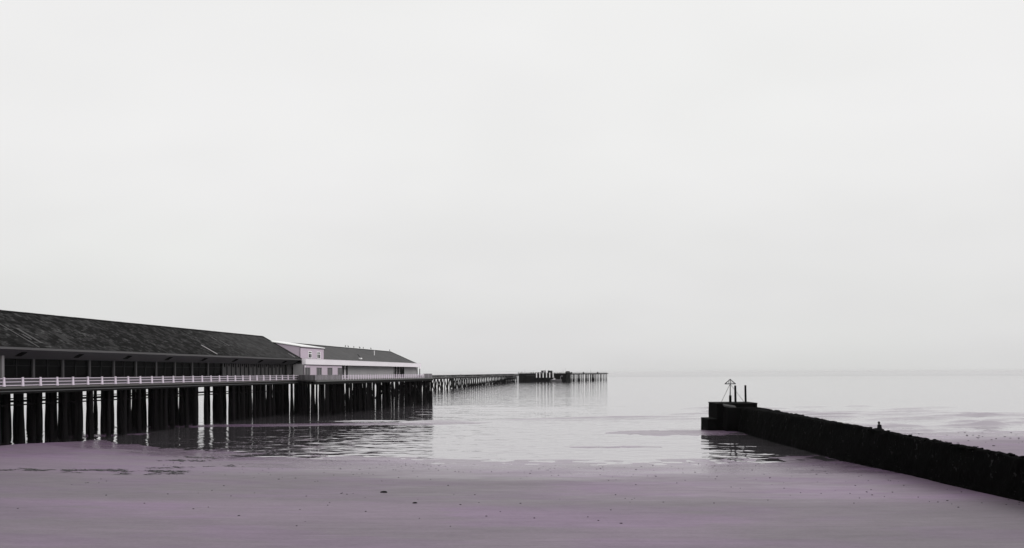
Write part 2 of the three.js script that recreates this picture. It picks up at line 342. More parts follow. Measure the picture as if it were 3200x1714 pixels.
// ---------------------------------------------------------------- railings
function rail(parent, a, b, h, r, m) { return part(parent, 'rail', beamGeo([a[0], h, a[1]], [b[0], h, b[1]], r, r), m); }
const postGeo = (() => {                             // square concrete post with a chamfered cap
  const g = new THREE.CylinderGeometry(0.13, 0.2, 1.06, 4, 1); g.rotateY(Math.PI / 4); g.translate(0, 0.53, 0);
  const c = new THREE.CylinderGeometry(0.10, 0.165, 0.09, 4, 1); c.rotateY(Math.PI / 4); c.translate(0, 1.105, 0);
  return mergeGeometries([g, c]);
})();
{
  const r = pierThing('deck_railing', 'white three rail balustrade with grey infill along the dark hall', 'railing', 60, 0, DECK);
  const s0 = sAt(10, 0), sp = 3.13; let k0 = -Math.floor((s0 - 61) / sp), list = [];
  for (let k = k0; ; k++) { const s = s0 + k * sp; if (s > sAt(935.5, 0)) break; list.push(s - 60); }
  list.push(sAt(935.5, 0) - 60);
  list.forEach(s => { const o = part(r, 'post', postGeo, M.whitePaint); o.position.set(s, 0.0, 0.02); });
  for (let i = 0; i + 1 < list.length; i++) {
    const a = list[i] + 0.14, b = list[i + 1] - 0.14;
    for (const h of [0.13, 0.56, 0.97]) box(r, 'rail', M.whitePaint, a, b, h - 0.042, h + 0.042, -0.05, 0.05);
    if (i < list.length - 2) box(r, 'infill_panel', M.greyInfill, a, b, 0.18, 0.93, -0.115, -0.08);
  }
}
function along(a, b, k) { return [a[0] + (b[0] - a[0]) * k, a[1] + (b[1] - a[1]) * k]; }
{ // open white fence round the lilac hall's platform; boarded at both ends
  const g = thing('platform_fence', 'boarded and railed pale fence round the lilac hall platform', 'railing', [Cc[0], DECK, -Cc[1]]);
  const L = p => [p[0] - Cc[0], -(p[1] - Cc[1])];
  const bD = [E[0] - Cc[0], E[1] - Cc[1]], len = Math.hypot(...bD);
  const kAt = x => { const q = (x - 1600) / 2500; return (q * Cc[1] - Cc[0]) / (bD[0] - q * bD[1]); };
  const k0 = kAt(1070), k1 = kAt(1324);
  // boards: near run from the corner, the corner return, and the far run
  const runs = [[B, Cc, 9], [Cc, along(Cc, E, k0), 14], [along(Cc, E, k1), E, 6]];
  const bm = [M.fence, tint(M.fence, 0.82), tint(M.fence, 1.18)];
  runs.forEach(([a, b, n], q) => {
    for (let i = 0; i < n; i++) {
      const A = L(along(a, b, i / n + 0.006)), D = L(along(a, b, (i + 1) / n - 0.006)), h = 1.12 + rr(-0.03, 0.03) + (q === 2 ? 0.12 : 0);
      part(g, 'board', beamGeo([A[0] - 0.1, h / 2 + 0.02, A[1]], [D[0] - 0.1, h / 2 + 0.02, D[1]], 0.05, h), bm[(i * 5 + q) % 3]);
      if (i % 3 === 0) { const o = part(g, 'fence_post', UNIT, M.fencePost); o.scale.set(0.14, 1.2, 0.14); o.position.set(A[0] + 0.03, 0.6, A[1] + 0.05); }
    }
  });
  const n = 38, a = along(Cc, E, k0), b = along(Cc, E, k1);
  for (let i = 0; i <= n; i++) { const p = L(along(a, b, i / n)); const o = part(g, 'post', UNIT, M.whitePaint); o.scale.set(0.17, 1.12 + rr(-0.03, 0.05), 0.17); o.position.set(p[0], 0.56, p[1]); o.rotation.set(rr(-0.02, 0.02), 0.2, rr(-0.02, 0.02)); }
  for (let i = 0; i < n; i++) { const A = L(along(a, b, i / n)), D = L(along(a, b, (i + 1) / n)); for (const h of [0.28, 0.62, 0.95]) rail(g, [A[0] - 0.02, A[1]], [D[0] - 0.02, D[1]], h + rr(-0.01, 0.01), 0.075, M.whitePaint); }
}

// ---------------------------------------------------------------- the dark hall
const TR = 9.9, HG = 12.85, HR = 18.2;               // ridge setback, gutter height, ridge height
{
  const g = pierThing('dark_hall', 'long dark amusement hall with mossy slate roof and sloping grey eaves', 'building', S_HALL0, 0, DECK);
  const L = S_HALL1 - S_HALL0, y = h => h - DECK, z = t => -t, inner = 2.35, HI = 11.45;
  const back = 2 * TR - 0.3;
  // roof slopes, a touch uneven
  const slope = (t0, h0, t1, h1, flip) => grid(120, 10, (u, v) => {
    const n = 0.05 * (fbm(u * 30, v * 3, 2, 601 + flip) - 0.5) * (v < 0.97 ? 1 : 0.8);
    return [u * L, y(h0 + (h1 - h0) * v) + n + 0.05, z(t0 + (t1 - t0) * v)];
  }, (u, v) => [u, v]);
  part(g, 'roof_slope', slope(0.12, HG, TR, HR, 0), roofM);
  part(g, 'roof_slope', slope(back + 0.2, HG, TR, HR, 1), roofM);
  const sect = new THREE.Shape([[0.2, HG - 0.12], [TR, HR - 0.1], [back, HG - 0.12]].map(([t, h]) => new THREE.Vector2(-t, y(h))));
  const loft = new THREE.ExtrudeGeometry(sect, { depth: L - 0.1, bevelEnabled: false }); loft.rotateY(Math.PI / 2);
  // extrude runs along +z, turned to +x; the profile's x becomes -z
  loft.scale(1, 1, -1); loft.index ? 0 : flipFaces(loft); loft.computeVertexNormals();
  part(g, 'gable_core', loft, M.greyPanel);
  part(g, 'ridge_tiles', mergeGeometries(Array.from({ length: Math.floor(L / 1.5) }, (_, i) => { const q = new THREE.CylinderGeometry(0.17, 0.17, 1.47, 6, 1); q.rotateZ(Math.PI / 2); q.translate(0.75 + i * 1.5, y(HR) + 0.06 + 0.02 * (hash(i, 3) - 0.5), z(TR)); return q; })), M.ridge, 'stuff');
  part(g, 'verge_board', beamGeo([L + 0.03, y(HG) + 0.02, z(0.1)], [L + 0.03, y(HR) + 0.1, z(TR)], 0.12, 0.26), M.ridge);
  part(g, 'verge_board', beamGeo([L + 0.03, y(HG) + 0.02, z(back)], [L + 0.03, y(HR) + 0.1, z(TR)], 0.12, 0.26), M.ridge);
  // flashings laid down the slope
  const fl = (x, v0, v1, w, m) => { const u = (sAt(x, 0.3) - S_HALL0), P = v => [u, y(HG + (HR - HG) * v) + 0.11, z(0.12 + (TR - 0.12) * v)]; part(g, 'flashing', beamGeo(P(v0), P(v1), w, 0.05), m); };
  fl(118, 0.0, 0.8, 0.16, tint(M.flash, 0.28)); fl(150, 0.12, 0.5, 0.5, tint(M.flash, 0.16)); fl(135, 0.2, 0.34, 0.3, tint(M.flash, 0.2)); fl(680, 0.03, 0.36, 0.34, M.flash); fl(690, 0.36, 0.85, 0.1, tint(M.flash, 0.2)); fl(925, 0.05, 0.22, 0.22, M.flash); fl(770, 0.4, 0.55, 0.12, tint(M.flash, 0.5)); fl(860, 0.3, 0.5, 0.1, tint(M.flash, 0.3)); fl(520, 0.0, 0.4, 0.1, tint(M.flash, 0.15)); fl(760, 0.6, 0.72, 0.12, tint(M.flash, 0.5));
  // gutter, in lengths
  for (let x = 0; x < L - 0.1; x += 7.7) { const e = Math.min(L, x + 7.66), q = (hash(Math.round(x), 4) - 0.5) * 0.05; box(g, 'gutter', M.gutter, x, e, y(HG - 0.30) + q, y(HG) + q * 0.5, z(0.30), z(-0.02)); }
  // sloping soffit
  const sof = grid(40, 2, (u, v) => [u * L, y(HG - 0.30 + (HI - HG + 0.30) * v), z(0.25 + (inner - 0.25) * v)]);
  part(g, 'soffit', sof, M.soffit);
  const wedge = new THREE.Shape([[0.25, HG - 0.30], [inner, HI], [inner, HG - 0.12], [0.3, HG - 0.12]].map(([t, h]) => new THREE.Vector2(t, y(h))));
  const eg = new THREE.ExtrudeGeometry(wedge, { depth: 0.12, bevelEnabled: false }); eg.rotateY(Math.PI / 2); eg.translate(L - 0.12, 0, 0);
  part(g, 'eaves_end', eg, M.darkFrame);
  part(g, 'eaves_trim', beamGeo([L, y(HG - 0.28), z(0.2)], [L, y(HI) - 0.02, z(inner)], 0.14, 0.14), M.darkFrame);
  // dark vents let into the soffit
  for (const x of [-215, 67, 247, 400, 528, 638, 735, 815, 890]) {
    const s = sAt(x, 1.1) - S_HALL0; if (s < 1) continue;
    const P = v => [y(HG - 0.30 + (HI - HG + 0.30) * v), z(0.25 + (inner - 0.25) * v)];
    const [ya, za] = P(0.22), [yb, zb] = P(0.66);
    const q = beamGeo([0, ya - 0.03, za - 0.02], [0, yb - 0.03, zb - 0.02], 1.0, 0.1); q.translate(s, 0, 0); part(g, 'vent', q, M.slot);
  }
  // glazed front
  const wt = 2.5;
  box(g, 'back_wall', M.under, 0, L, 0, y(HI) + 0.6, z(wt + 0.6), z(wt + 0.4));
  box(g, 'rear_wall', M.greyPanel, 0, L, 0, y(HG) - 0.2, z(back - 0.2), z(back - 0.4));
  box(g, 'end_wall', M.greyPanel, L - 2.6, L - 0.2, 0, y(HI) + 0.4, z(wt + 0.3), z(wt + 0.02));
  box(g, 'gable_wall', M.greyPanel, L - 0.35, L - 0.12, 0, y(HG) - 0.1, z(back - 0.42), z(wt + 0.62));
  box(g, 'gable_wall', M.greyPanel, 0, 0.25, 0, y(HG) - 0.1, z(back - 0.42), z(wt + 0.62));
  const b0 = sAt(100, wt) - S_HALL0, bay = 5.68, first = b0 - bay * Math.floor(b0 / bay);
  for (let i = 0; ; i++) {
    const x = first + i * bay; if (x > L - 4) break;
    const img = x > sAt(660, wt) - S_HALL0;          // the farther bays are boarded grey
    box(g, 'column', img ? M.column : M.column, x - 0.16, x + 0.16, 0, y(HI) + 0.05, z(wt), z(wt - 0.24));
    const nx = Math.min(L - 4.2, x + bay), nsub = img ? 3 : 2;
    for (let k = 0; k < nsub; k++) {
      const a = x + 0.16 + (nx - x - 0.32) * k / nsub, b = x + 0.16 + (nx - x - 0.32) * (k + 1) / nsub;
      const p = box(g, img ? 'wall_panel' : 'window_pane', img ? M.greyPanel : M.glass, a + 0.05, b - 0.05, 0.5, y(HI), z(wt + 0.16), z(wt + 0.1));
      if (k) box(g, 'mullion', img ? M.mullion : M.trimLine, a - 0.06, a + 0.06, 0.0, y(HI), z(wt + 0.1), z(wt - 0.04));
      if (!img) { // opened hopper light at the top of each pane
        box(g, 'transom', M.trimLine, a + 0.06, b - 0.06, 2.62, 2.69, z(wt + 0.1), z(wt + 0.03));
        for (const q of [0.12, 0.86]) box(g, 'hopper_frame', M.trimLine, a + (b - a) * q, a + (b - a) * q + 0.06, 2.7, y(HI) - 0.1, z(wt + 0.1), z(wt + 0.04));
      } else for (const q of [0.4, 0.55]) box(g, 'hanging_bracket', M.mullion, a + (b - a) * q, a + (b - a) * q + 0.1, y(HI) - 0.75 + 0.2 * (k % 2), y(HI) - 0.05, z(wt + 0.1), z(wt + 0.02));
    }
  }
  box(g, 'plinth', M.under, 0, L, 0, 0.5, z(wt + 0.3), z(wt + 0.02));
}
function flipFaces(g) { const p = g.attributes.position.array; for (let i = 0; i < p.length; i += 9) for (let k = 0; k < 3; k++) { const t = p[i + 3 + k]; p[i + 3 + k] = p[i + 6 + k]; p[i + 6 + k] = t; } }
{ // the pale column that stands at the hall's landward end of view
  const g = pierThing('eaves_pillar', 'single pale grey pillar standing under the dark hall eaves', 'pillar', sAt(3, 1.6), 1.6, DECK);
  box(g, 'shaft', mat(0.17, 0.165, 0.17, 0.85), -0.22, 0.22, 0.12, 3.9, -0.22, 0.22); box(g, 'base', M.concrete, -0.32, 0.32, 0, 0.12, -0.32, 0.32);
}

// ---------------------------------------------------------------- the lilac hall
{
  const g = pierThing('lilac_hall', 'lilac walled hall with plain grey roof, deep pale fascia and dormer', 'building', S_LILAC0, -1, DECK);
  const L = S_LILAC1 - S_LILAC0, y = h => h - DECK, z = t => -(t + 1);       // t measured from the hall's deck edge
  const sx = (x, t) => sAt(x, t) - S_LILAC0;
  const HF = 12.86, FB = 11.52, ER = 10.6, HRr = 17.35;
  // fascia in panels butted end to end
  const nf = 18; for (let i = 0; i < nf; i++) box(g, 'fascia_panel', [M.fascia, tint(M.fascia, 0.985), tint(M.fascia, 1.015)][(i * 2) % 3], L * i / nf + 0.004, L * (i + 1) / nf - 0.004, y(FB), y(HF), z(-0.86), z(-1.0 - 0.002 * (i % 2)));
  box(g, 'fascia_cap', M.fascia, 0, L, y(HF), y(HF) + 0.05, z(-0.8), z(-1.05));
  box(g, 'soffit', M.greyWall, 0, L, y(FB) + 0.02, y(FB) + 0.14, z(1.6), z(-0.85));
  box(g, 'drip_trim', M.darkFrame, 0.02, sx(1070, 0), y(FB) - 0.14, y(FB) + 0.0, z(-0.62), z(-0.74));
  box(g, 'fascia_return', M.fascia, -0.06, 0.08, y(FB) + 0.0, y(HF), z(0.0), z(-0.86));
  box(g, 'fascia_return', M.fascia, L - 0.14, L, y(FB), y(HF), z(20), z(-0.86));
  // roof
  const slope = (t0, h0, t1, h1, x0, x1) => grid(90, 6, (u, v) => [x0 + (x1 - x0) * u, y(h0 + (h1 - h0) * v) + 0.03 * (fbm(u * 20, v * 3, 2, 651) - 0.5), z(t0 + (t1 - t0) * v)], (u, v) => [u, v]);
  part(g, 'roof_slope', slope(0.1, 12.75, ER, HRr, 0, L - 1.2), roof2M);
  part(g, 'roof_slope', slope(21, 12.75, ER, HRr, 0, L - 1.2), roof2M);
  part(g, 'ridge_cap', beamGeo([0, y(HRr) + 0.06, z(ER)], [L - 1.2, y(HRr) + 0.06, z(ER)], 0.3, 0.16), M.ridge);
  part(g, 'verge_board', beamGeo([L - 1.18, y(12.72), z(0.1)], [L - 1.18, y(HRr) + 0.04, z(ER)], 0.1, 0.28), M.ridge);
  part(g, 'verge_board', beamGeo([L - 1.18, y(12.72), z(21)], [L - 1.18, y(HRr) + 0.04, z(ER)], 0.1, 0.28), M.ridge);
  const tri = new THREE.Shape([[0.2, 12.6], [ER, HRr - 0.1], [20.8, 12.6]].map(([t, h]) => new THREE.Vector2(t + 1, y(h))));
  const tg = new THREE.ExtrudeGeometry(tri, { depth: 0.2, bevelEnabled: false }); tg.rotateY(Math.PI / 2); tg.translate(L - 1.5, 0, 0);
  part(g, 'gable', tg, M.greyWall);
  box(g, 'flat_roof', M.greyWall, 0, L - 0.2, y(12.5), y(12.6), z(20.5), z(-0.8));
  // dormer wing over the landward end
  const dL = sx(1011, 0.5), D = part(g, 'dormer', boxGeo(0.06, dL, y(12.65), y(15.74), z(0.75), z(0.5)), M.lilac);
  const ck = new THREE.Shape([[0.76, 12.65], [ER, 12.65], [ER, 17.25], [0.76, 15.76]].map(([t, h]) => new THREE.Vector2(t + 1, y(h))));
  const cg = new THREE.ExtrudeGeometry(ck, { depth: 0.2, bevelEnabled: false }); cg.rotateY(Math.PI / 2);
  const c1 = cg.clone(); c1.translate(0.06, 0, 0); part(D, 'dormer_cheek', c1, M.lilac);
  const c2 = cg.clone(); c2.translate(dL - 0.2, 0, 0); part(D, 'dormer_cheek', c2, M.lilac);
  part(D, 'dormer_roof', beamGeoFlat([-0.12, dL + 0.25], y(15.78), z(0.22), y(17.42), z(ER + 0.15), 0.16), M.whiteRoof);
  box(D, 'dormer_trim', M.darkFrame, 0.1, dL - 0.05, y(15.50), y(15.60), z(0.5), z(0.44));
  box(D, 'corner_pipe', M.trimLine, -0.02, 0.08, y(12.7), y(15.6), z(0.5), z(0.42));
  const dwin = (x0, x1) => {
    const a = sx(x0, 0.5), b = sx(x1, 0.5), y0 = y(13.25), y1 = y(14.72);
    const w = part(g, 'dormer_window', boxGeo(a, b, y0, y1, z(0.49), z(0.46)), M.glass);
    const fr = mergeGeometries([boxGeo(a - 0.16, a + 0.08, y0 - 0.1, y1 + 0.1, z(0.48), z(0.40)), boxGeo(b - 0.08, b + 0.16, y0 - 0.1, y1 + 0.1, z(0.48), z(0.40)), boxGeo(a, b, y1 - 0.05, y1 + 0.1, z(0.48), z(0.402)), boxGeo(a, b, y0 + 0.90, y0 + 1.08, z(0.48), z(0.402)), boxGeo((a + b) / 2 - 0.05, (a + b) / 2 + 0.05, y0, y1, z(0.48), z(0.404)), boxGeo(a - 0.14, b + 0.14, y0 - 0.16, y0, z(0.48), z(0.34))]);
    const f = part(w, 'window_frame', fr, M.white); return [w, f];
  };
  dwin(963, 972.5); dwin(990, 999.5);
  // front walls
  const pt = -0.62, pe = sx(1068, pt);
  box(g, 'lilac_wall', M.lilac, 0.0, pe, 0, y(FB) - 0.02, z(pt + 0.25), z(pt));
  box(g, 'landward_wall', M.greyWall, -0.02, 0.2, 0, y(FB), z(2.2), z(pt + 0.26));
  box(g, 'corner_trim', M.fascia, 0.05, 0.55, 0, y(FB) - 0.15, z(pt), z(pt - 0.05));
  box(g, 'corner_pipe', M.darkFrame, -0.12, -0.02, 0, y(FB) - 0.05, z(pt + 0.1), z(pt));
  for (const [a, b] of [[951.9, 967.4], [989, 1003.3], [1023, 1036.8], [1055, 1068]]) {
    const x0 = sx(a, pt), x1 = sx(b, pt), y0 = 0.95, y1 = 2.78;
    const w = part(g, 'window_shutter', boxGeo(x0, x1, y0, y1, z(pt), z(pt - 0.06)), M.shutter);
    const n = 4; for (let k = 0; k <= n; k++) { const q = x0 + (x1 - x0) * k / n; box(w, 'shutter_batten', k % 2 ? M.shutterLine : tint(M.shutter, 1.25), q - 0.09, q + 0.09, y0, y1, z(pt - 0.06), z(pt - 0.1)); }
    box(w, 'shutter_head', M.shutterLine, x0 - 0.1, x1 + 0.1, y1, y1 + 0.12, z(pt), z(pt - 0.1)); box(w, 'shutter_sill', M.shutterLine, x0 - 0.1, x1 + 0.1, y0 - 0.1, y0, z(pt), z(pt - 0.1));
  }
  // entrance screens and recessed grey walls
  const gt = 0.9;
  const e0 = pe, e1 = sx(1094, 0), e2 = sx(1231, gt), e3 = sx(1262, gt), e4 = sx(1303, gt);
  const shapeWall = (a, b) => { const n = Math.max(1, Math.round((b - a) / 6)); for (let k = 0; k < n; k++) box(g, 'wall_panel', [M.greyWall, tint(M.greyWall, 0.97), tint(M.greyWall, 1.03)][k % 3], a + (b - a) * k / n + 0.003, a + (b - a) * (k + 1) / n - 0.003, 0, y(FB), z(gt + 0.2), z(gt)); };
  shapeWall(e1, e2); shapeWall(e3, e4);
  box(g, 'screen_glass', tint(M.fascia, 0.6), e0 + 0.1, e1, 0, y(FB), z(gt + 0.2), z(gt + 0.12));
  for (const k of [0.03, 0.34, 0.60, 0.97]) { const q = e0 + (e1 - e0) * k; box(g, 'entrance_post', M.darkFrame, q - (k > 0.9 || (k > 0.3 && k < 0.4) ? 0.34 : 0.12), q + 0.12, 0, y(FB), z(gt + 0.1), z(gt - 0.22)); }
  box(g, 'entrance_transom', M.darkFrame, e0, e1, 2.62, 2.76, z(gt + 0.1), z(gt - 0.1));
  for (let k = 0; k <= 6; k++) { const q = e2 + (e3 - e2) * k / 6; box(g, 'open_bay_post', M.darkFrame, q - 0.3 - 0.25 * (k % 2), q + 0.2, 0, y(FB), z(gt + 0.2), z(gt - 0.05)); }
  box(g, 'open_bay_back', M.fascia, e2, e3, 0, y(FB), z(gt + 1.6), z(gt + 1.4));
  box(g, 'corner_post', M.darkFrame, e4, e4 + 0.5, 0, y(FB), z(gt + 0.3), z(gt - 0.1));
  box(g, 'rear_wall', M.greyWall, 0, e4, 0, y(12.5), z(20.2), z(20));
  box(g, 'seaward_wall', M.greyWall, e4 - 0.3, e4 - 0.1, 0, y(12.5), z(19.9), z(gt + 0.3));
  // light canopy frame at the seaward corner
  for (const t of [-0.5, 1.2]) box(g, 'canopy_post', M.darkFrame, L - 0.45, L - 0.2, 0, 2.95, z(t + 0.12), z(t - 0.12));
  box(g, 'canopy_beam', M.white, e4 + 0.5, L - 0.1, 2.95, 3.18, z(-0.35), z(-0.6)); box(g, 'canopy_board', M.white, e4 + 0.5, L - 0.1, 3.2, y(FB) - 0.02, z(-0.30), z(-0.36));
  // odds and ends on the roof
  const onRoof = (x, v) => { const t = 0.1 + (ER - 0.1) * v; return [sx(x, t), y(12.75 + (HRr - 12.75) * v), z(t)]; };
  { const [a, b, c] = onRoof(1169.5, 0.55); part(g, 'vent_pipe', mergeGeometries([bar([a, b - 0.1, c], [a, b + 1.35, c], 0.13, 8), bar([a, b + 1.3, c], [a, b + 1.5, c], 0.2, 8)]), M.white); }
  { const [a, b, c] = onRoof(1126, 0.2); part(g, 'skylight', boxGeo(a - 0.6, a + 0.6, b - 0.1, b + 0.3, c - 0.35, c + 0.35), M.white); }
  { const P = onRoof(1126, 0.24), Q = onRoof(1124, 0.52); part(g, 'roof_cable', bar([P[0], P[1] + 0.1, P[2]], [Q[0] - 2, Q[1] + 0.1, Q[2]], 0.07), M.ridge); }
}
function beamGeoFlat([x0, x1], ya, za, yb, zb, th) {
  const g = new THREE.BufferGeometry(); const p = []; for (const x of [x0, x1]) for (const [y, z] of [[ya, za], [yb, zb]]) for (const d of [0, th]) p.push(x, y + d, z);
  g.setAttribute('position', new THREE.Float32BufferAttribute(p, 3)); g.setAttribute('uv', new THREE.Float32BufferAttribute(new Float32Array(16), 2));
  g.setIndex([0, 1, 3, 0, 3, 2, 4, 6, 7, 4, 7, 5, 0, 4, 5, 0, 5, 1, 2, 3, 7, 2, 7, 6, 1, 5, 7, 1, 7, 3, 0, 2, 6, 0, 6, 4]); const n = g.toNonIndexed(); n.computeVertexNormals(); return n;
}
{ // gulls on the ridge
  const body = new THREE.SphereGeometry(0.15, 8, 6); body.scale(1.7, 0.95, 0.85); body.rotateZ(0.35); body.translate(0, 0.34, 0);
  const head = new THREE.SphereGeometry(0.085, 7, 5); head.translate(0.22, 0.54, 0);
  const beak = new THREE.ConeGeometry(0.03, 0.13, 5); beak.rotateZ(-Math.PI / 2); beak.translate(0.35, 0.53, 0);
  const tail = new THREE.ConeGeometry(0.08, 0.3, 5); tail.scale(1, 1, 0.5); tail.rotateZ(Math.PI / 2 + 0.3); tail.translate(-0.33, 0.25, 0);
  const legs = mergeGeometries([bar([0.02, 0, 0.05], [0.02, 0.25, 0.05], 0.015, 5), bar([0.02, 0, -0.05], [0.02, 0.25, -0.05], 0.015, 5)]);
  let proto;
  for (const [x, f] of [[1079, 0], [1088, 3.1], [1105.6, 0.4], [1124, 2.8], [1135, 0.2], [1159, 3], [1217.5, 0.3]]) {
    let o; const p = pierPos(sAt(x, 10.6), 10.6, 17.48);
    if (!proto) { o = proto = thing('gull', 'dark little gull perched on the lilac hall roof ridge', 'bird', p, TURN, 'gulls on the roof ridge'); part(o, 'body', mergeGeometries([body, tail]), M.bird); part(o, 'head', mergeGeometries([head, beak]), M.bird); part(o, 'legs', legs, M.bird); }
    else { o = proto.clone(); o.name = numbered('gull'); scene.add(o); o.position.set(...p); }
    o.rotation.y = TURN + f; o.scale.setScalar(1.15);
  }
}

// ---------------------------------------------------------------- the long narrow pier
const nX = Z => -35.7 + 0.125 * (Z - 480);
{
  const Z0 = 288, Z1 = 822, ND = 6.8, W = 5.2, g = thing('narrow_pier', 'long narrow pier on black crossed piles running out to sea', 'pier', [nX(Z0), 0, -Z0], Math.acos(0.125 / Math.hypot(1, 0.125)));
  const Lg = Math.hypot(1, 0.125) * (Z1 - Z0);      // local x runs out to sea, local z towards the viewer
  box(g, 'deck', M.deckTop, 0, Lg, ND - 0.25, ND, -W, 0);
  box(g, 'edge_beam', M.tar2, 0, Lg, ND - 0.95, ND - 0.26, -0.5, -0.12); box(g, 'edge_beam', M.tar2, 0, Lg, ND - 0.95, ND - 0.26, -W + 0.1, -W + 0.5);
  box(g, 'service_pipe', M.pipe, 0, Lg, ND - 0.72, ND - 0.58, 0.0, 0.13);
  for (const zz of [-0.08, -W + 0.08]) {
    for (const h of [0.45, 0.8, 1.2]) box(g, 'rail', M.headDark, 0, Lg, ND + h - (h > 1 ? 0.08 : 0.035), ND + h + (h > 1 ? 0.06 : 0.035), zz - 0.05, zz + 0.05);
    const posts = []; for (let x = 1; x < Lg; x += 2.4) posts.push(boxGeo(x - 0.07, x + 0.07, ND, ND + 1.18, zz - 0.07, zz + 0.07));
    part(g, 'rail_posts', mergeGeometries(posts), M.headDark, 'stuff');
    const bal = []; for (let x = 1; x < Lg; x += 0.6) bal.push(boxGeo(x - 0.03, x + 0.03, ND + 0.1, ND + 1.1, zz - 0.02, zz + 0.02));
    part(g, 'balusters', mergeGeometries(bal), M.headGrey, 'stuff');
  }
  const rake = new THREE.CylinderGeometry(0.22, 0.33, 1, 7); rake.translate(0, 0.5, 0);
  const far = []; let n = 0;
  const one = (a, b, m) => {
    const A = new THREE.Vector3(...a), d = new THREE.Vector3(...b).sub(A), Lq = d.length();
    const mm = new THREE.Matrix4().compose(A, new THREE.Quaternion().setFromUnitVectors(new THREE.Vector3(0, 1, 0), d.normalize()), new THREE.Vector3(1, Lq, 1));
    if (n++ < 295) part(g, 'pile', rake, m).applyMatrix4(mm); else { const q = rake.clone(); q.applyMatrix4(mm); far.push(q); }
  };
  for (let x = 1.5, i = 0; x < Lg; x += 8.6, i++) {
    if (x > 186 && x < 193) continue;
    const m = tars[i % 4], j = () => rr(-0.4, 0.4), top = ND - 0.3;
    one([x + j(), -0.8, -0.6], [x + j() * 0.5, top, -0.6], m);
    one([x + j(), -0.8, -W + 0.6], [x + j() * 0.5, top, -W + 0.6], m);
    one([x + rr(-3, -1), -0.8, -W + 1.2], [x + rr(1, 2.5), top, -W + 2], m);
    const lean = (i % 2 ? 1 : -1) * rr(1.4, 2.4);
    one([x + lean, -0.8, -1.3], [x - lean * 0.4, top, -2.6], m);

  }
  if (far.length) part(g, 'far_piles', mergeGeometries(far), M.tar, 'stuff');
  box(g, 'boarded_bay', M.headDark, 195, 203, 0.3, ND - 0.3, -1.4, -0.95);
}

